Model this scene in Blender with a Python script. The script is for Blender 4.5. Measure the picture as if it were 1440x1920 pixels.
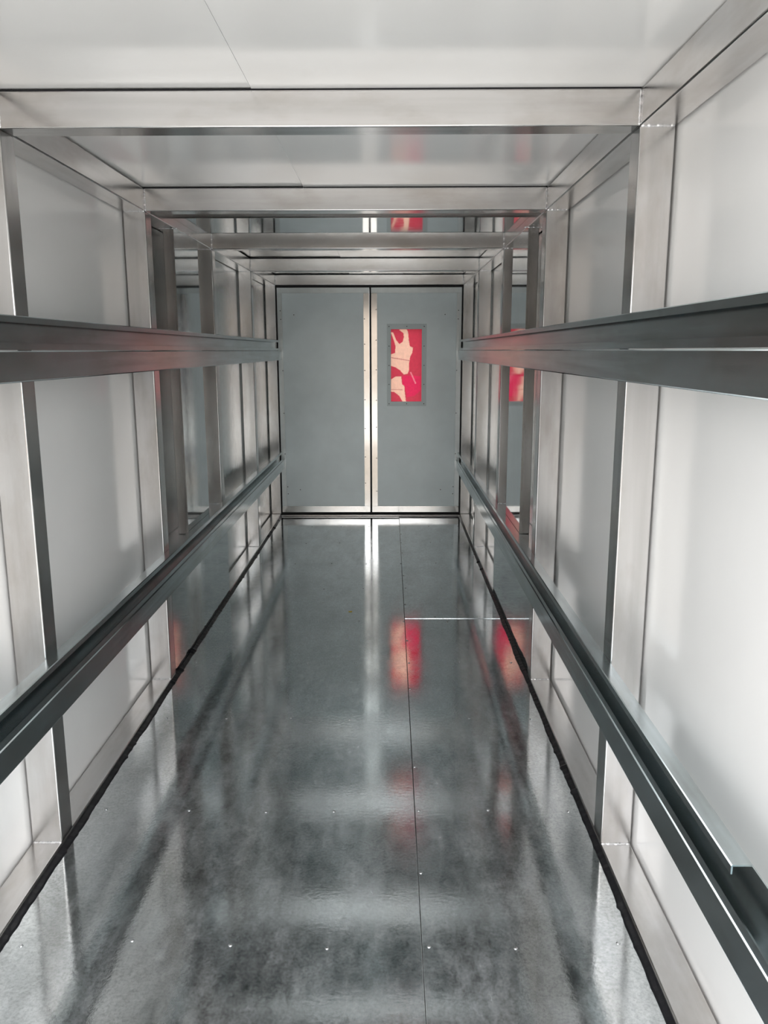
import bpy, bmesh, math, random
from mathutils import Matrix, Vector
random.seed(7)
scene = bpy.context.scene
for o in list(bpy.data.objects):
    bpy.data.objects.remove(o, do_unlink=True)
COL = scene.collection

# ------------------------------------------------------------------ camera
cam_data = bpy.data.cameras.new('camera')
cam = bpy.data.objects.new('camera', cam_data)
COL.objects.link(cam)
cam_data.sensor_fit = 'VERTICAL'
cam_data.sensor_height = 24.0
cam_data.lens = 1519.83 / 1920 * 24.0
cam_data.clip_start = 0.02
R = Matrix(((0.99996892, 0.00077495, 0.00784542),
            (0.00754348, 0.19509747, -0.98075485),
            (-0.00229066, 0.98078355, 0.19508556)))
cam.matrix_world = Matrix.Translation((0.1595, 0.0, 1.3)) @ R.to_4x4()
scene.camera = cam

# ------------------------------------------------------------------ daylight
world = bpy.data.worlds.new('overcast_sky')
scene.world = world
world.use_nodes = True
wn = world.node_tree.nodes
wl = world.node_tree.links
wn['Background'].inputs['Color'].default_value = (0.98, 0.985, 1.0, 1)
wn['Background'].inputs['Strength'].default_value = 1.0

scene.view_settings.view_transform = 'Standard'
scene.view_settings.look = 'None'
scene.view_settings.gamma = 1.0
scene.view_settings.use_curve_mapping = False
scene.view_settings.exposure = 1.85
scene.cycles.max_bounces = 20
scene.cycles.diffuse_bounces = 10
scene.cycles.glossy_bounces = 14
scene.cycles.transmission_bounces = 6
scene.cycles.caustics_reflective = True
scene.cycles.sample_clamp_indirect = 8.0
scene.cycles.blur_glossy = 0.3

# ------------------------------------------------------------------ dimensions (metres)
HW = 0.716            # inner faces of the frame
TUBE = 0.080          # tube width across
OUT = HW + TUBE       # outer faces of the posts
WALL = OUT + 0.006    # inner face of the wall sheets
ZT = 1.7906           # underside of headers
ZC = 1.868            # top of headers
CEIL = 1.873          # underside of the ceiling sheets
ZB = 0.015            # top of the bottom beams
D1, D2, D3, D4, D5 = 1.9423, 3.0411, 4.146, 5.2733, 6.3813
Y0 = 0.86             # open end, just in front of the camera
DEP = 0.072           # tube depth

# ------------------------------------------------------------------ materials
def new_mat(name):
    m = bpy.data.materials.new(name)
    m.use_nodes = True
    nt = m.node_tree
    return m, nt, nt.nodes['Principled BSDF']

def N(nt, t, **kw):
    n = nt.nodes.new(t)
    for k, v in kw.items():
        setattr(n, k, v)
    return n

def ramp(nt, src, stops):
    r = N(nt, 'ShaderNodeValToRGB')
    e = r.color_ramp.elements
    while len(e) < len(stops):
        e.new(0.5)
    for i, (p, c) in enumerate(stops):
        e[i].position = p
        e[i].color = c if len(c) == 4 else (*c, 1)
    nt.links.new(src, r.inputs['Fac'])
    return r

def g(v):
    return (v, v, v, 1)

def mapped(nt, scale):
    geo = N(nt, 'ShaderNodeNewGeometry')
    mp = N(nt, 'ShaderNodeMapping')
    mp.inputs['Scale'].default_value = scale
    nt.links.new(geo.outputs['Position'], mp.inputs['Vector'])
    return mp.outputs['Vector']

def noise(nt, vec, scale, detail=4, rough=0.55):
    n = N(nt, 'ShaderNodeTexNoise')
    n.inputs['Scale'].default_value = scale
    n.inputs['Detail'].default_value = detail
    n.inputs['Roughness'].default_value = rough
    nt.links.new(vec, n.inputs['Vector'])
    return n.outputs['Fac']

def tube_mat(name, axis, lo, hi, r0, r1, streak=38):
    """drawn aluminium or zinc tube: fine streaks along its length, blotchy handling marks"""
    m, nt, b = new_mat(name)
    sc = [1, 1, 1]
    sc[axis] = 0.035
    s = noise(nt, mapped(nt, sc), streak, 3, 0.5)
    c = ramp(nt, s, [(0.25, lo), (0.75, hi)])
    blot = noise(nt, mapped(nt, [1.0 if i != axis else 0.4 for i in range(3)]), 7, 6, 0.65)
    mix = N(nt, 'ShaderNodeMix', data_type='RGBA', blend_type='MULTIPLY')
    mix.inputs[0].default_value = 1.0
    bl = ramp(nt, blot, [(0.30, (0.80, 0.765, 0.73)), (0.56, (1, 1, 1))])
    nt.links.new(c.outputs['Color'], mix.inputs[6])
    nt.links.new(bl.outputs['Color'], mix.inputs[7])
    nt.links.new(mix.outputs[2], b.inputs['Base Color'])
    rr = ramp(nt, s, [(0.2, g(r1)), (0.8, g(r0))])
    nt.links.new(rr.outputs['Color'], b.inputs['Roughness'])
    b.inputs['Metallic'].default_value = 1.0
    return m

T_LO, T_HI = (0.65, 0.64, 0.63), (0.77, 0.76, 0.755)
M_TX = tube_mat('tube_metal_across', 0, T_LO, T_HI, 0.19, 0.235)
M_TY = tube_mat('tube_metal_along', 1, T_LO, T_HI, 0.19, 0.235)
M_TZ = tube_mat('tube_metal_upright', 2, T_LO, T_HI, 0.19, 0.235)
M_RAIL = tube_mat('rail_zinc', 1, (0.44, 0.49, 0.50), (0.56, 0.63, 0.655), 0.19, 0.24, 60)

def sheet_mat(name, lo, hi, rough, wob, wscale=2.2):
    """polished galvanised sheet: faint mottling, slightly wavy surface"""
    m, nt, b = new_mat(name)
    v = mapped(nt, (1, 1, 1))
    a = noise(nt, v, 9, 6, 0.6)
    c = ramp(nt, a, [(0.3, lo), (0.7, hi)])
    nt.links.new(c.outputs['Color'], b.inputs['Base Color'])
    rr = ramp(nt, noise(nt, v, 25, 3), [(0.3, g(rough * 0.8)), (0.7, g(rough * 1.25))])
    nt.links.new(rr.outputs['Color'], b.inputs['Roughness'])
    b.inputs['Metallic'].default_value = 1.0
    bp = N(nt, 'ShaderNodeBump')
    bp.inputs['Strength'].default_value = 1.0
    bp.inputs['Distance'].default_value = wob
    nt.links.new(noise(nt, v, wscale, 2), bp.inputs['Height'])
    nt.links.new(bp.outputs['Normal'], b.inputs['Normal'])
    return m

M_ZINC = sheet_mat('zinc_sheet', (0.52, 0.55, 0.56), (0.60, 0.63, 0.635), 0.06, 0.00035)

M_ZINC2 = sheet_mat('dull_zinc_sheet', (0.50, 0.525, 0.525), (0.56, 0.585, 0.585), 0.20, 0.00008, 1.2)

def white_mat():
    m, nt, b = new_mat('white_gloss_panel')
    v = mapped(nt, (1, 1, 1))
    c = ramp(nt, noise(nt, v, 3, 4), [(0.3, (0.85, 0.848, 0.838)), (0.7, (0.88, 0.878, 0.868))])
    nt.links.new(c.outputs['Color'], b.inputs['Base Color'])
    b.inputs['Roughness'].default_value = 0.14
    b.inputs['IOR'].default_value = 1.45
    b.inputs['Specular IOR Level'].default_value = 0.45
    bp = N(nt, 'ShaderNodeBump')
    bp.inputs['Distance'].default_value = 0.0003
    bp.inputs['Strength'].default_value = 1.0
    nt.links.new(noise(nt, v, 2.5, 2), bp.inputs['Height'])
    nt.links.new(bp.outputs['Normal'], b.inputs['Normal'])
    return m
M_WHITE = white_mat()

def floor_mat():
    m, nt, b = new_mat('floor_galvanised')
    v = mapped(nt, (1, 1, 1))
    vs = mapped(nt, (1, 0.35, 1))
    big = noise(nt, v, 2.6, 8, 0.68)
    smear = noise(nt, vs, 9, 7, 0.72)
    fine = noise(nt, v, 85, 4, 0.6)
    vor = N(nt, 'ShaderNodeTexVoronoi')
    vor.inputs['Scale'].default_value = 70
    nt.links.new(v, vor.inputs['Vector'])
    sp = ramp(nt, vor.outputs['Color'], [(0.0, g(0.86)), (1.0, g(1.05))])
    base = ramp(nt, big, [(0.28, (0.68, 0.71, 0.71)), (0.55, (0.80, 0.83, 0.83)), (0.80, (0.87, 0.89, 0.90))])
    m1 = N(nt, 'ShaderNodeMix', data_type='RGBA', blend_type='MULTIPLY')
    m1.inputs[0].default_value = 1.0
    nt.links.new(base.outputs['Color'], m1.inputs[6])
    nt.links.new(sp.outputs['Color'], m1.inputs[7])
    # whitish oxide smears and scuffs
    scuff = noise(nt, mapped(nt, (1, 0.6, 1)), 34, 9, 0.75)
    ad = N(nt, 'ShaderNodeMath', operation='MULTIPLY_ADD')
    nt.links.new(scuff, ad.inputs[0])
    ad.inputs[1].default_value = 0.40
    ml = N(nt, 'ShaderNodeMath', operation='MULTIPLY')
    nt.links.new(smear, ml.inputs[0])
    ml.inputs[1].default_value = 0.80
    nt.links.new(ml.outputs[0], ad.inputs[2])
    ox = ramp(nt, ad.outputs[0], [(0.50, g(0.05)), (0.62, g(0.20)), (0.82, g(0.62))])
    m2 = N(nt, 'ShaderNodeMix', data_type='RGBA')
    nt.links.new(ox.outputs['Color'], m2.inputs[0])
    spk = ramp(nt, noise(nt, v, 130, 6, 0.7), [(0.36, g(0.72)), (0.52, g(1.0)), (0.68, g(1.12))])
    m3 = N(nt, 'ShaderNodeMix', data_type='RGBA', blend_type='MULTIPLY')
    m3.inputs[0].default_value = 1.0
    nt.links.new(m1.outputs[2], m3.inputs[6])
    nt.links.new(spk.outputs['Color'], m3.inputs[7])
    nt.links.new(m3.outputs[2], m2.inputs[6])
    m2.inputs[7].default_value = (0.62, 0.65, 0.68, 1)
    nt.links.new(m2.outputs[2], b.inputs['Base Color'])
    mt = ramp(nt, ox.outputs['Color'], [(0.0, g(1.0)), (1.0, g(0.45))])
    nt.links.new(mt.outputs['Color'], b.inputs['Metallic'])
    rr = ramp(nt, big, [(0.25, g(0.04)), (0.75, g(0.09))])
    addr = N(nt, 'ShaderNodeMath', operation='MULTIPLY_ADD')
    nt.links.new(ox.outputs['Color'], addr.inputs[0])
    addr.inputs[1].default_value = 0.16
    nt.links.new(rr.outputs['Color'], addr.inputs[2])
    nt.links.new(addr.outputs[0], b.inputs['Roughness'])
    bp = N(nt, 'ShaderNodeBump')
    bp.inputs['Distance'].default_value = 0.0006
    bp.inputs['Strength'].default_value = 1.0
    nt.links.new(noise(nt, v, 1.7, 1.5), bp.inputs['Height'])
    bp2 = N(nt, 'ShaderNodeBump')
    bp2.inputs['Distance'].default_value = 0.0004
    bp2.inputs['Strength'].default_value = 0.25
    nt.links.new(fine, bp2.inputs['Height'])
    nt.links.new(bp.outputs['Normal'], bp2.inputs['Normal'])
    nt.links.new(bp2.outputs['Normal'], b.inputs['Normal'])
    return m
M_FLOOR = floor_mat()

def simple(name, col, rough, metal=0.0, spec=0.5, nscale=30, var=0.08):
    m, nt, b = new_mat(name)
    v = mapped(nt, (1, 1, 1))
    lo = tuple(max(0, c * (1 - var)) for c in col)
    hi = tuple(min(1, c * (1 + var)) for c in col)
    c = ramp(nt, noise(nt, v, nscale, 4), [(0.3, lo), (0.7, hi)])
    nt.links.new(c.outputs['Color'], b.inputs['Base Color'])
    b.inputs['Roughness'].default_value = rough
    b.inputs['Metallic'].default_value = metal
    b.inputs['Specular IOR Level'].default_value = spec
    return m

M_DOOR = simple('door_sheet', (0.70, 0.78, 0.795), 0.36, 0.25, 0.5, 6, 0.04)
M_TRIM = simple('polished_edge_strip', (0.80, 0.79, 0.77), 0.13, 1.0, 0.5, 20, 0.05)
M_TRIM_SHADED = simple('shaded_edge_strip', (0.52, 0.56, 0.565), 0.30, 0.85, 0.5, 20, 0.05)  # top and outer door strips, their dimmer reflections put into the colour
M_BLACK = simple('black_rubber_and_gap_shade', (0.012, 0.012, 0.014), 0.55, 0.0, 0.3, 60, 0.3)
M_SEAL = simple('black_sealant', (0.010, 0.010, 0.012), 0.42, 0.0, 0.4, 80, 0.3)
M_WELD = simple('weld_metal', (0.86, 0.86, 0.88), 0.22, 1.0, 0.5, 200, 0.15)
M_SCREW = simple('screw_steel', (0.10, 0.105, 0.11), 0.4, 0.8, 0.5, 300, 0.2)
M_RIVET = simple('rivet_zinc', (0.74, 0.75, 0.77), 0.2, 1.0, 0.5, 300, 0.2)
M_GROUND = simple('yard_concrete', (0.55, 0.53, 0.50), 0.85, 0.0, 0.3, 1.5, 0.15)
M_YELLOW = simple('yellow_leaf', (0.65, 0.48, 0.05), 0.6, 0.0, 0.3, 200, 0.2)

# ------------------------------------------------------------------ builders
def props(o, label=None, cat=None, group=None, kind=None):
    if label: o['label'] = label
    if cat: o['category'] = cat
    if group: o['group'] = group
    if kind: o['kind'] = kind
    return o

def empty(name, loc, label=None, cat=None, group=None, kind=None):
    o = bpy.data.objects.new(name, None)
    o.empty_display_size = 0.1
    COL.objects.link(o)
    o.location = loc
    return props(o, label, cat, group, kind)

def wloc(o):
    v = Vector(o.location)
    while o.parent:
        o = o.parent
        v = v + Vector(o.location)
    return v

def link(name, me, m, parent, loc):
    o = bpy.data.objects.new(name, me)
    if m is not None and not me.materials:
        me.materials.append(m)
    COL.objects.link(o)
    if parent is not None:
        o.parent = parent
        o.location = Vector(loc) - wloc(parent)
    else:
        o.location = loc
    return o

def box(name, x0, x1, y0, y1, z0, z1, m, parent=None, bev=0.0, seg=2):
    c = Vector(((x0 + x1) / 2, (y0 + y1) / 2, (z0 + z1) / 2))
    bm = bmesh.new()
    bmesh.ops.create_cube(bm, size=1.0)
    bmesh.ops.scale(bm, vec=(abs(x1 - x0), abs(y1 - y0), abs(z1 - z0)), verts=bm.verts)
    if bev > 0:
        bmesh.ops.bevel(bm, geom=list(bm.edges), offset=bev, segments=seg, profile=0.5, affect='EDGES')
    me = bpy.data.meshes.new(name)
    bm.to_mesh(me)
    bm.free()
    if bev > 0:
        for p in me.polygons:
            p.use_smooth = max(abs(k) for k in p.normal) < 0.9999
    return link(name, me, m, parent, c)

def extrude_profile(name, pts, y0, y1, m, parent, bevel_r=0.0, ends=None):
    """closed profile in (x, z) swept along y"""
    bm = bmesh.new()
    cx = sum(p[0] for p in pts) / len(pts)
    cz = sum(p[1] for p in pts) / len(pts)
    cy = (y0 + y1) / 2
    a = [bm.verts.new((x - cx, y0 - cy, z - cz)) for x, z in pts]
    b = [bm.verts.new((x - cx, y1 - cy, z - cz)) for x, z in pts]
    n = len(pts)
    for i in range(n):
        j = (i + 1) % n
        bm.faces.new((a[i], a[j], b[j], b[i]))
    bm.faces.new(a[::-1])
    bm.faces.new(b)
    bmesh.ops.recalc_face_normals(bm, faces=bm.faces)
    me = bpy.data.meshes.new(name)
    bm.to_mesh(me)
    bm.free()
    for p in me.polygons:
        p.use_smooth = max(abs(k) for k in p.normal) < 0.9999
    return link(name, me, m, parent, (cx, cy, cz))

def dome_mesh(name, r, h, m, seg=10):
    bm = bmesh.new()
    prof = [(r, 0), (r * 0.94, h * 0.35), (r * 0.7, h * 0.75), (r * 0.35, h * 0.97)]
    rings = []
    for rr, z in prof:
        rings.append([bm.verts.new((rr * math.cos(2 * math.pi * i / seg), rr * math.sin(2 * math.pi * i / seg), z)) for i in range(seg)])
    top = bm.verts.new((0, 0, h))
    for k in range(len(rings) - 1):
        for i in range(seg):
            j = (i + 1) % seg
            bm.faces.new((rings[k][i], rings[k][j], rings[k + 1][j], rings[k + 1][i]))
    for i in range(seg):
        bm.faces.new((rings[-1][i], rings[-1][(i + 1) % seg], top))
    bm.faces.new(rings[0][::-1])
    me = bpy.data.meshes.new(name)
    bm.to_mesh(me)
    bm.free()
    for p in me.polygons:
        p.use_smooth = True
    me.materials.append(m)
    return me

def weld_mesh(name, length, seed):
    """a run of overlapping ripples along +x, slightly uneven"""
    rnd = random.Random(seed)
    bm = bmesh.new()
    n = max(6, int(length / 0.004))
    seg = 6
    prev = None
    for i in range(n + 1):
        t = i / n
        r = 0.0026 * (0.75 + 0.5 * rnd.random()) * (1.25 if i % 2 else 0.85)
        if i in (0, n):
            r = 0.0008
        oy = (rnd.random() - 0.5) * 0.0018
        ring = [bm.verts.new(((t - 0.5) * length, oy + r * math.cos(2 * math.pi * k / seg), r * math.sin(2 * math.pi * k / seg))) for k in range(seg)]
        if prev:
            for k in range(seg):
                j = (k + 1) % seg
                bm.faces.new((prev[k], prev[j], ring[j], ring[k]))
        prev = ring
    bmesh.ops.recalc_face_normals(bm, faces=bm.faces)
    me = bpy.data.meshes.new(name)
    bm.to_mesh(me)
    bm.free()
    for p in me.polygons:
        p.use_smooth = True
    me.materials.append(M_WELD)
    return me
WELD_H = weld_mesh('weld_bead', 0.076, 3)

def weld(parent, p, vertical=False):
    o = link('weld_bead', WELD_H, None, parent, p)
    if vertical:
        o.rotation_euler = (0, math.pi / 2, 0)
    return o

# ------------------------------------------------------------------ ground outside and the floor
bm = bmesh.new()
bmesh.ops.create_grid(bm, x_segments=1, y_segments=1, size=30)
me = bpy.data.meshes.new('ground')
bm.to_mesh(me); bm.free()
props(link('ground', me, M_GROUND, None, (0, 0, -0.20)), 'pale concrete yard outside the open end', 'ground', kind='structure')

# unseen low building, added for the tube faces and sheets to mirror
M_RENDER = simple('beige_render', (0.42, 0.36, 0.30), 0.85, 0.0, 0.3, 1.2, 0.12)
M_ROOF = simple('grey_roof_sheet', (0.30, 0.31, 0.33), 0.5, 0.3, 0.4, 2, 0.1)
M_DARKDOOR = simple('dark_roller_door', (0.12, 0.13, 0.15), 0.5, 0.2, 0.4, 2, 0.1)
bd = empty('unseen_building', (0, -13.0, -0.2), 'unseen low beige building added across the yard for its reflection', 'building', kind='structure')
box('facade', -14, 14, -17.0, -13.0, -0.2, 3.9, M_RENDER, bd)
box('roof', -14.4, 14.4, -17.4, -12.6, 3.9, 4.15, M_ROOF, bd, 0.02, 1)
for k, xx in enumerate((-9.0, -3.4, 3.6, 9.4)):
    box('roller_door', xx - 1.3, xx + 1.3, -13.0, -12.94, -0.2, 2.5, M_DARKDOOR, bd, 0.01, 1)

FE = 0.702
SEAM_X = 0.229
floor = empty('floor', (0, 3.0, 0), 'shiny grey galvanised sheet floor with riveted seams', 'floor', kind='structure')
FT = 0.003
YE = D5 - 0.055
sheets = [(-FE, SEAM_X - 0.0006, Y0, YE, 0.0), (SEAM_X + 0.0008, FE, Y0, 3.829, 0.0), (SEAM_X + 0.0008, FE, 3.8295, YE, 0.0028)]
sheet_objs = []
for (x0, x1, y0, y1, dz) in sheets:
    sheet_objs.append(box('floor_sheet', x0, x1, y0, y1, -FT, dz, M_FLOOR, floor, 0.0009, 1))
box('subfloor', -FE, FE, Y0, D5 + 0.1, -0.03, -0.0045, M_BLACK, floor)
RIV = dome_mesh('rivet', 0.0048, 0.0022, M_RIVET)
rows = [1.06, 1.585, 2.125, 2.715, 3.25, 3.79, 4.34, 4.89, 5.44, 5.98]
cols = [-0.656, -0.425, -0.20, 0.007, 0.236, 0.445, 0.672]
spots = [(x + random.uniform(-.012, .012), y + random.uniform(-.012, .012)) for y in rows for x in cols]
spots += [(0.236, y) for y in (1.84, 2.374, 2.98, 3.52, 4.05, 4.6, 5.15, 5.7)] + [(x, 3.815) for x in (0.33, 0.44, 0.55, 0.64)] + [(x, 3.848) for x in (0.38, 0.5, 0.6)]
for (x, y) in spots:
    best = sheet_objs[0]
    for so, (x0, x1, y0, y1, dz) in zip(sheet_objs, sheets):
        if x0 <= x <= x1 and y0 <= y <= y1:
            best = so
    link('rivet', RIV, None, best, (x, y, 0.0031 if best is sheet_objs[2] else 0.0003))

# black sealant runs along both floor edges: uneven, lumpy
def sealant(side, label):
    rnd = random.Random(11 + side)
    bm = bmesh.new()
    n = 420
    y0, y1 = Y0, D5 - 0.02
    prev = None
    wob = 0.0
    for i in range(n + 1):
        y = y0 + (y1 - y0) * i / n
        wob = 0.85 * wob + rnd.uniform(-0.0012, 0.0012)
        bump = 0.004 if rnd.random() < 0.045 else 0.0
        xi = 0.7005 + wob - bump + rnd.uniform(-0.0008, 0.0008)
        h = 0.0065 + rnd.uniform(-0.001, 0.001) + (0.006 if bump and rnd.random() < 0.5 else 0)
        pr = [(xi, 0.0004), (xi + 0.004, h * 0.55), (0.7125, h), (0.7165, h + 0.002), (0.7165, -0.004), (xi, -0.004)]
        ring = [bm.verts.new((side * a, y - 3.0, b)) for a, b in pr]
        if prev:
            for k in range(len(pr)):
                j = (k + 1) % len(pr)
                bm.faces.new((prev[k], prev[j], ring[j], ring[k]))
        else:
            bm.faces.new(ring)
        prev = ring
    bm.faces.new(prev[::-1])
    bmesh.ops.recalc_face_normals(bm, faces=bm.faces)
    me = bpy.data.meshes.new('sealant_strip')
    bm.to_mesh(me); bm.free()
    props(link('sealant_strip', me, M_SEAL, None, (0, 3.0, 0)), label, 'sealant', 'black sealant along the floor edges')
sealant(-1, 'black sealant line along the left edge of the floor')
sealant(1, 'black sealant line along the right edge of the floor')

# ------------------------------------------------------------------ walls: one sheet per bay
bays = [(Y0, D1 + 0.034, M_WHITE), (D1 + 0.036, D2 + 0.06, M_WHITE), (D2 + 0.062, D3 + 0.034, M_ZINC2), (D3 + 0.036, D4 + 0.034, M_ZINC2), (D4 + 0.036, D5 + 0.1, M_ZINC2)]
for side, nm in ((-1, 'left'), (1, 'right')):
    w = empty('wall_' + nm, (side * 0.85, 3.0, 0), 'white and bare metal sheet wall on the %s of the long chamber' % nm, 'wall', kind='structure')
    for (y0, y1, m) in bays:
        xa, xb = sorted((side * WALL, side * (WALL + 0.03)))
        box('wall_sheet', xa, xb, y0, y1, -0.06, 1.93, m, w)

ceiling = empty('ceiling', (0, 3.0, CEIL), 'glossy sheet ceiling with a lengthwise joint left of the middle', 'ceiling', kind='structure')
CS = -0.148
for (y0, y1, m) in bays:
    box('ceiling_sheet', CS, WALL + 0.03, y0, y1, CEIL - 0.0015, CEIL + 0.03, m, ceiling)
    box('ceiling_sheet', -WALL - 0.03, CS - 0.0025, y0, y1, CEIL + 0.0012, CEIL + 0.0315, m, ceiling)
back = empty('wall_back', (0, D5 + 0.11, 0), 'end wall closing the chamber around the double doors', 'wall', kind='structure')
box('end_plate', -0.86, 0.86, D5 + 0.102, D5 + 0.13, ZT - 0.02, 1.95, M_ZINC2, back)
for sd in (-1, 1):
    xa, xb = sorted((sd * (HW - 0.008), sd * 0.86))
    box('end_plate', xa, xb, D5 + 0.102, D5 + 0.13, -0.1, ZT - 0.021, M_ZINC2, back)
box('end_plate', -HW + 0.009, HW - 0.009, D5 + 0.102, D5 + 0.13, -0.1, 0.028, M_ZINC2, back)

# ------------------------------------------------------------------ welded portal frames
def portal(y, label, zlo=ZB, welds=True, bottoms=True):
    f = empty('portal_frame', (0, y, zlo), label, 'frame', 'welded portal frames across the chamber')
    for s in (-1, 1):
        xa, xb = sorted((s * HW, s * OUT))
        box('post', xa, xb, y, y + DEP, zlo, ZT, M_TZ, f, 0.0035)
    box('header', -HW, HW, y, y + DEP, ZT, ZC, M_TX, f, 0.0035)
    box('gap_shade', -HW, HW, y + 0.003, y + DEP - 0.003, ZC - 0.0002, CEIL - 0.0017, M_BLACK, f)  # black strip standing in for the shade in the gap above the header
    if welds:
        for s in (-1, 1):
            weld(f, (s * (HW + 0.040), y - 0.0005, ZT - 0.0005))
            weld(f, (s * (HW - 0.002), y + 0.0005, ZT + 0.038), True)
            if bottoms:
                weld(f, (s * (HW + 0.040), y - 0.0005, zlo + 0.0005))
    return f
portal(D1, 'nearest welded tube frame, its wide header crossing the ceiling in front')
portal(D2, 'second tube frame from the front, standing before the polished middle bay')
portal(D3, 'third tube frame from the front, standing on the boxed-in ledges', zlo=0.52)
portal(D4, 'fourth tube frame from the front, just ahead of the door frame')
portal(D5, 'last tube frame around the grey double doors', bottoms=False)

# corner beams along the chamber, one piece per run
def corner_beam(side, z0, z1, runs, label, grp):
    xa, xb = sorted((side * HW, side * OUT))
    t = empty('corner_beam', (side * (HW + 0.04), 3.0, z0), label, 'beam', grp)
    for (y0, y1) in runs:
        box('tube_length', xa, xb, y0, y1, z0, z1, M_TY, t, 0.004)
for side, nm in ((-1, 'left'), (1, 'right')):
    corner_beam(side, ZT, ZC, [(Y0, D5 + DEP)], 'square tube beam along the %s ceiling corner' % nm, 'tube beams along the ceiling corners')
    corner_beam(side, -0.065, ZB, [(Y0, D2 + DEP), (D3 + DEP + 0.03, D5 + DEP)], 'square tube beam along the foot of the %s wall' % nm, 'tube beams along the wall feet')

# boxed-in ledges and jamb posts of the middle bay
for side, nm in ((-1, 'left'), (1, 'right')):
    xa, xb = sorted((side * (HW + 0.0015), side * (WALL - 0.001)))
    t = empty('wheel_arch_box', (side * 0.76, 3.7, 0), 'low flush metal box below the %s lower rail in the middle bay' % nm, 'box', 'flush metal boxes of the middle bay')
    box('casing', xa, xb, D2 + DEP + 0.002, D3 + DEP + 0.03, -0.06, 0.5195, M_ZINC, t, 0.002, 1)
    j = empty('flush_panel', (side * 0.74, 3.63, 0.52), 'tall polished panel standing flush between second and third frames on the %s' % nm, 'panel', 'polished panels of the middle bay')
    ya, yb = 3.43, 3.838
    xa, xb = sorted((side * (HW + 0.0032), side * (HW + 0.045)))
    box('core_frame', xa, xb, ya + 0.001, yb - 0.001, 0.5205, ZT - 0.004, M_TZ, j, 0.002, 1)
    xa, xb = sorted((side * (HW + 0.0003), side * (HW + 0.003)))
    box('polished_sheet', xa, xb, ya, yb, 0.5205, ZT - 0.0005, M_ZINC, j)
    xa, xb = sorted((side * (HW + 0.0002), side * (HW + 0.0110)))
    box('edge_strip', xa, xb, ya - 0.002, ya - 0.0002, 0.5205, ZT - 0.0005, M_TRIM, j, 0.0006, 1)
    weld(j, (side * (HW + 0.022), ya - 0.001, ZT - 0.004))

t = empty('flush_panel', (0, 3.63, 1.825), 'polished panel set into the ceiling between second and third frames', 'panel', 'polished panels of the middle bay')
box('core_frame', -HW + 0.0006, HW - 0.0006, 3.431, 3.836, 1.8285, 1.868, M_TX, t, 0.002, 1)
box('polished_sheet', -HW + 0.0006, HW - 0.0006, 3.43, 3.838, 1.825, 1.828, M_ZINC, t)
box('edge_strip', -HW + 0.0006, HW - 0.0006, 3.427, 3.4298, 1.8245, 1.832, M_TRIM, t, 0.0006, 1)

# ------------------------------------------------------------------ guide rails: lipped channel over a rounded box tube
def rail(side, zb, label, notch=None):
    t = empty('guide_rail', (side * (HW - 0.02), 3.0, zb), label, 'rail', 'guide rails along both walls')
    a = 0.036
    s = side
    yN, yF = Y0 + 0.02, D5 - 0.004
    # rounded box tube
    r = 0.003
    x_in, x_out, z0, z1 = HW - a, HW - 0.0006, zb, zb + 0.071
    pts = []
    for (cx, cz, a0) in ((x_in + r, z0 + r, 180), (x_out - 0.003, z0 + 0.003, 270), (x_out - 0.003, z1 - 0.003, 0), (x_in + r, z1 - r, 90)):
        rr = r if cx < (x_in + x_out) / 2 else 0.003
        for k in range(5):
            an = math.radians(a0 + 22.5 * k)
            pts.append((s * (cx + rr * math.cos(an)), cz + rr * math.sin(an)))
    extrude_profile('box_tube', pts, yN, yF, M_RAIL, t)
    # lipped channel, open towards the aisle
    zc0, zc1, th = zb + 0.0725, zb + 0.149, 0.0028
    lip = 0.016
    xi, xo = HW - a + 0.002, HW - 0.0008
    yC = D5 - 0.10
    def prof(full):
        p = [(xo, zc0), (xi, zc0), (xi, zc0 + lip), (xi + th, zc0 + lip), (xi + th, zc0 + th), (xo - th, zc0 + th)]
        if full:
            p += [(xo - th, zc1 - th), (xi + th, zc1 - th), (xi + th, zc1 - lip), (xi, zc1 - lip), (xi, zc1 - 0.002), (xi + 0.002, zc1), (xo, zc1)]
        else:
            p += [(xo - th, zc1), (xo, zc1)]
        return [(s * x, z) for x, z in p]
    if notch:
        extrude_profile('channel', prof(True), notch, yC, M_RAIL, t)
        extrude_profile('channel_tail', prof(False), yN, notch - 0.0004, M_RAIL, t)
    else:
        extrude_profile('channel', prof(True), yN, yC, M_RAIL, t)
rail(-1, 1.231, 'upper dark metal rail at eye level on the left wall')
rail(1, 1.231, 'upper dark metal rail at eye level on the right wall')
rail(-1, 0.384, 'lower dark metal rail on the left wall, running down to the near corner')
rail(1, 0.376, 'lower dark metal rail on the right wall with a notched near end', notch=1.118)

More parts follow.
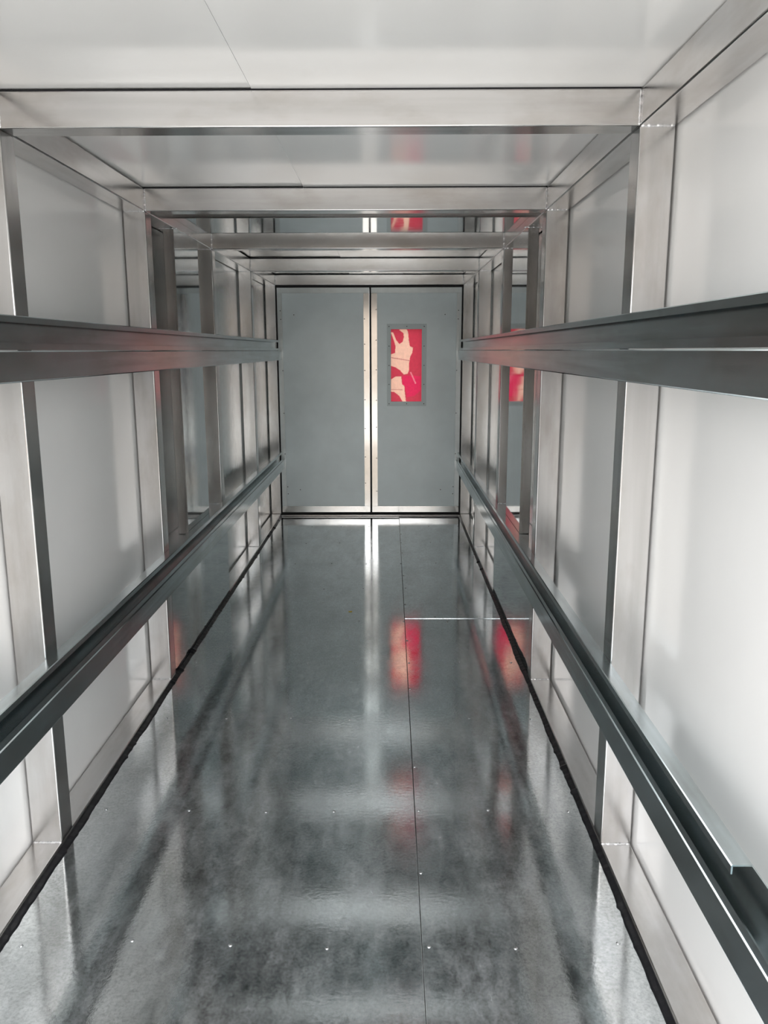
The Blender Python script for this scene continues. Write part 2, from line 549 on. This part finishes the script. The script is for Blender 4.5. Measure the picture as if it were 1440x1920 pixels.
# ------------------------------------------------------------------ double doors at the far end
SCREW = dome_mesh('screw', 0.0042, 0.002, M_SCREW, 8)
def yscrew(parent, x, z, y):
    o = link('screw', SCREW, None, parent, (x, y, z))
    o.rotation_euler = (math.pi / 2, 0, 0)
    return o
YD = D5 + 0.006
ZD0, ZD1 = 0.030, 1.772
def leaf(name, x0, x1, label, hole=None):
    d = empty(name, ((x0 + x1) / 2, YD, ZD0), label, 'door', kind='structure')
    if hole:
        hx0, hx1, hz0, hz1 = hole
        bm = bmesh.new()
        cx, cz = (x0 + x1) / 2, (ZD0 + ZD1) / 2
        X = [x0, hx0, hx1, x1]; Z = [ZD0, hz0, hz1, ZD1]
        vf = {}
        for k, yy in enumerate((0.0, 0.04)):
            for i in range(4):
                for j in range(4):
                    vf[i, j, k] = bm.verts.new((X[i] - cx, yy, Z[j] - cz))
        for i in range(3):
            for j in range(3):
                if (i, j) == (1, 1):
                    continue
                bm.faces.new((vf[i, j, 0], vf[i + 1, j, 0], vf[i + 1, j + 1, 0], vf[i, j + 1, 0]))
                bm.faces.new((vf[i, j, 1], vf[i, j + 1, 1], vf[i + 1, j + 1, 1], vf[i + 1, j, 1]))
        for i in range(3):
            for j in (0, 3):
                bm.faces.new((vf[i, j, 0], vf[i, j, 1], vf[i + 1, j, 1], vf[i + 1, j, 0]))
                bm.faces.new((vf[j, i, 0], vf[j, i + 1, 0], vf[j, i + 1, 1], vf[j, i, 1]))
        for a, b in (((1, 1), (2, 1)), ((2, 1), (2, 2)), ((2, 2), (1, 2)), ((1, 2), (1, 1))):
            bm.faces.new((vf[a[0], a[1], 0], vf[a[0], a[1], 1], vf[b[0], b[1], 1], vf[b[0], b[1], 0]))
        bmesh.ops.recalc_face_normals(bm, faces=bm.faces)
        me = bpy.data.meshes.new('door_sheet')
        bm.to_mesh(me); bm.free()
        link('door_sheet', me, M_DOOR, d, (cx, YD, cz))
    else:
        box('door_sheet', x0, x1, YD, YD + 0.04, ZD0, ZD1, M_DOOR, d)
    tw = 0.042
    ty0, ty1 = YD - 0.0016, YD + 0.0416
    box('edge_strip', x0 - 0.001, x1 + 0.001, ty0, YD - 0.0001, ZD0 - 0.001, ZD0 + 0.048, M_TRIM, d, 0.0006, 1)
    box('edge_strip', x0 - 0.001, x1 + 0.001, ty0, YD - 0.0001, ZD1 - 0.040, ZD1 + 0.001, M_TRIM_SHADED, d, 0.0006, 1)
    inner = x1 if x1 < 0.1 else x0
    outer = x0 if x1 < 0.1 else x1
    for e, wdt in ((inner, 0.044), (outer, 0.036)):
        sgn = 1 if e == x0 else -1
        xa, xb = sorted((e - sgn * 0.001, e + sgn * wdt))
        box('edge_strip', xa, xb, ty0 - 0.0006, YD - 0.0001, ZD0 + 0.0485, ZD1 - 0.0405, M_TRIM if e == inner else M_TRIM_SHADED, d, 0.0006, 1)
    sg = 1 if outer == x0 else -1
    for (dx, z) in ((0.022, 1.602), (0.024, 1.538), (0.125, 1.572), (0.045, 0.235), (0.047, 0.178), (0.145, 0.212)):
        yscrew(d, outer + sg * dx, z, YD - (0.0024 if dx < 0.037 else 0.0003))
    si = 1 if inner == x0 else -1
    for z in ((1.54, 1.35, 1.15, 0.925, 0.70, 0.475, 0.265) if si < 0 else (1.61, 1.38, 1.155, 0.92, 0.71, 0.465, 0.20)):
        yscrew(d, inner + si * 0.036, z, YD - 0.0024)
    for z in (1.15, 0.82, 0.5):
        yscrew(d, outer + sg * 0.03, z, YD - 0.0024)
    return d
MID = 0.0065
GW = (0.165, 0.403, 0.910, 1.463)
leaf('door_1', -0.705, MID - 0.0085, 'plain grey metal left leaf of the double doors')
door2 = leaf('door_2', MID + 0.0085, 0.705, 'grey metal right leaf of the double doors with a red window', GW)

# window frame: four mitred strips with twelve screws, and the filmed pane
wf = empty('window_frame', (0.286, YD, 0.873))
wf.parent = door2
wf.location = Vector((0.286, YD, 0.873)) - wloc(door2)
FX0, FX1, FZ0, FZ1 = 0.134, 0.440, 0.875, 1.503
M_WFR = simple('window_frame_sheet', (0.50, 0.57, 0.58), 0.36, 0.3, 0.5, 8, 0.04)
def frame_piece(quad):
    bm = bmesh.new()
    cx = sum(q[0] for q in quad) / 4; cz = sum(q[1] for q in quad) / 4
    f = [bm.verts.new((x - cx, -0.003, z - cz)) for x, z in quad]
    b = [bm.verts.new((x - cx, 0.0, z - cz)) for x, z in quad]
    bm.faces.new(f); bm.faces.new(b[::-1])
    for i in range(4):
        j = (i + 1) % 4
        bm.faces.new((f[i], b[i], b[j], f[j]))
    bmesh.ops.recalc_face_normals(bm, faces=bm.faces)
    me = bpy.data.meshes.new('frame_strip')
    bm.to_mesh(me); bm.free()
    link('frame_strip', me, M_WFR, wf, (cx, YD - 0.0004, cz))
gx0, gx1, gz0, gz1 = GW
frame_piece([(FX0, FZ1), (FX1, FZ1), (gx1, gz1), (gx0, gz1)])
frame_piece([(FX0, FZ0), (gx0, gz0), (gx1, gz0), (FX1, FZ0)])
frame_piece([(FX0, FZ0), (FX0, FZ1), (gx0, gz1), (gx0, gz0)])
frame_piece([(FX1, FZ0), (gx1, gz0), (gx1, gz1), (FX1, FZ1)])
for x in (0.150, 0.421):
    for z in (1.483, 1.335, 1.188, 1.043, 0.893):
        yscrew(wf, x, z, YD - 0.0036)
for z in (1.483, 0.893):
    yscrew(wf, 0.287, z, YD - 0.0036)

# pane: red film with torn pale patches
def inside(x, y, poly):
    c = False
    j = len(poly) - 1
    for i in range(len(poly)):
        xi, yi = poly[i]; xj, yj = poly[j]
        if (yi > y) != (yj > y) and x < (xj - xi) * (y - yi) / (yj - yi) + xi:
            c = not c
        j = i
    return c
PA = [(380, 455), (415, 460), (455, 560), (500, 612), (545, 580), (560, 520), (552, 465), (495, 425), (520, 415), (595, 418), (615, 450), (625, 560),
      (640, 640), (682, 662), (672, 730), (645, 780), (632, 860), (630, 960), (610, 1010), (560, 1020), (528, 985), (505, 960), (450, 925), (380, 900),
      (380, 750), (440, 730), (447, 640), (430, 580), (392, 480)]
PB = [(380, 1090), (450, 1045), (525, 1045), (535, 1150), (567, 1175), (572, 1250), (590, 1390), (545, 1390), (500, 1310), (430, 1255), (380, 1250)]
PH = [(540, 1035), (790, 1040), (785, 1240), (700, 1310), (600, 1330), (575, 1180), (540, 1150)]
PL = [(640, 985), (660, 985), (730, 1140), (712, 1145)]
PD = [(380, 785), (640, 828), (640, 840), (380, 797)]
PE = [(380, 1218), (540, 1220), (540, 1232), (380, 1230)]
nx, nz = 84, 196
verts, faces, cols_ = [], [], []
for j in range(nz + 1):
    for i in range(nx + 1):
        u, v = i / nx, j / nz
        px, py = 385 + u * 415, 1385 - v * 970
        col = (0.62, 0.035, 0.075)
        if inside(px, py, PH): col = (0.78, 0.012, 0.095)
        if inside(px, py, PA) or inside(px, py, PB): col = (0.95, 0.56, 0.42)
        if inside(px, py, PD) and px < 640: col = (0.60, 0.22, 0.20)
        if inside(px, py, PE): col = (0.70, 0.30, 0.24)
        if inside(px, py, PL): col = (0.85, 0.22, 0.28)
        verts.append(((u - 0.5) * (gx1 - gx0), 0, (v - 0.5) * (gz1 - gz0)))
        cols_.append((*col, 1))
for j in range(nz):
    for i in range(nx):
        a = j * (nx + 1) + i
        faces.append((a, a + 1, a + nx + 2, a + nx + 1))
me = bpy.data.meshes.new('window_pane')
me.from_pydata(verts, [], faces)
ca = me.color_attributes.new('film', 'FLOAT_COLOR', 'POINT')
for i, c in enumerate(cols_):
    ca.data[i].color = c
m, nt, b = new_mat('torn_red_film')
att = N(nt, 'ShaderNodeAttribute', attribute_name='film')
nz_ = ramp(nt, noise(nt, mapped(nt, (1, 1, 1)), 45, 5), [(0.3, g(0.85)), (0.7, g(1.0))])
mx = N(nt, 'ShaderNodeMix', data_type='RGBA', blend_type='MULTIPLY')
mx.inputs[0].default_value = 1.0
nt.links.new(att.outputs['Color'], mx.inputs[6])
nt.links.new(nz_.outputs['Color'], mx.inputs[7])
tr = N(nt, 'ShaderNodeBsdfTranslucent')
nt.links.new(mx.outputs[2], tr.inputs['Color'])
nt.links.new(mx.outputs[2], b.inputs['Base Color'])
b.inputs['Roughness'].default_value = 0.2
ms = N(nt, 'ShaderNodeMixShader')
ms.inputs[0].default_value = 0.34
nt.links.new(b.outputs[0], ms.inputs[1])
nt.links.new(tr.outputs[0], ms.inputs[2])
nt.links.new(ms.outputs[0], nt.nodes['Material Output'].inputs['Surface'])
pane = link('window_pane', me, m, wf, ((gx0 + gx1) / 2, YD + 0.012, (gz0 + gz1) / 2))
pane['label'] = 'red film with torn pale patches'

# black seals around the leaves, threshold below them
seal = empty('door_seal', (0, D5 + 0.05, 0.0), 'black rubber seal around and between the double doors', 'seal')
box('seal_strip', -HW + 0.0005, HW - 0.0005, D5 + 0.020, D5 + 0.060, ZD1 + 0.0015, ZT - 0.0005, M_BLACK, seal)
box('seal_strip', -HW + 0.0005, HW - 0.0005, D5 + 0.020, D5 + 0.060, 0.0, ZD0 - 0.0015, M_BLACK, seal)
box('seal_strip', MID - 0.0072, MID + 0.0072, D5 + 0.012, D5 + 0.060, ZD0, ZD1, M_BLACK, seal)
box('seal_strip', -HW + 0.0005, -0.7065, D5 + 0.012, D5 + 0.060, ZD0, ZD1, M_BLACK, seal)
box('seal_strip', 0.7065, HW - 0.0005, D5 + 0.012, D5 + 0.060, ZD0, ZD1, M_BLACK, seal)
th = empty('door_threshold', (0, D5 - 0.03, 0.0), 'narrow metal threshold strip at the foot of the doors', 'threshold')
box('sill_plate', -HW, HW, D5 - 0.022, D5 + 0.012, -0.02, 0.012, M_TX, th, 0.002)
box('rubber_joint', -0.70, 0.70, D5 - 0.038, D5 - 0.0225, -0.003, 0.002, M_BLACK, th)
box('front_plate', -0.70, 0.70, D5 - 0.054, D5 - 0.0385, -0.003, 0.001, M_TX, th)

# tiny yellow leaf scrap on the floor
bm = bmesh.new()
ring = [(0.010, 0), (0.006, 0.006), (-0.002, 0.005), (-0.011, 0.001), (-0.004, -0.005), (0.005, -0.004)]
t_ = [bm.verts.new((x, y, 0.0025 + 0.12 * abs(x))) for x, y in ring]
b_ = [bm.verts.new((x, y, 0.0012 + 0.12 * abs(x))) for x, y in ring]
bm.faces.new(t_); bm.faces.new(b_[::-1])
for i in range(6):
    bm.faces.new((t_[i], b_[i], b_[(i + 1) % 6], t_[(i + 1) % 6]))
bmesh.ops.recalc_face_normals(bm, faces=bm.faces)
me = bpy.data.meshes.new('leaf_scrap')
bm.to_mesh(me); bm.free()
props(link('leaf_scrap', me, M_YELLOW, None, (-0.044, 3.939, -0.0008)), 'tiny yellow leaf scrap lying on the metal floor', 'scrap')
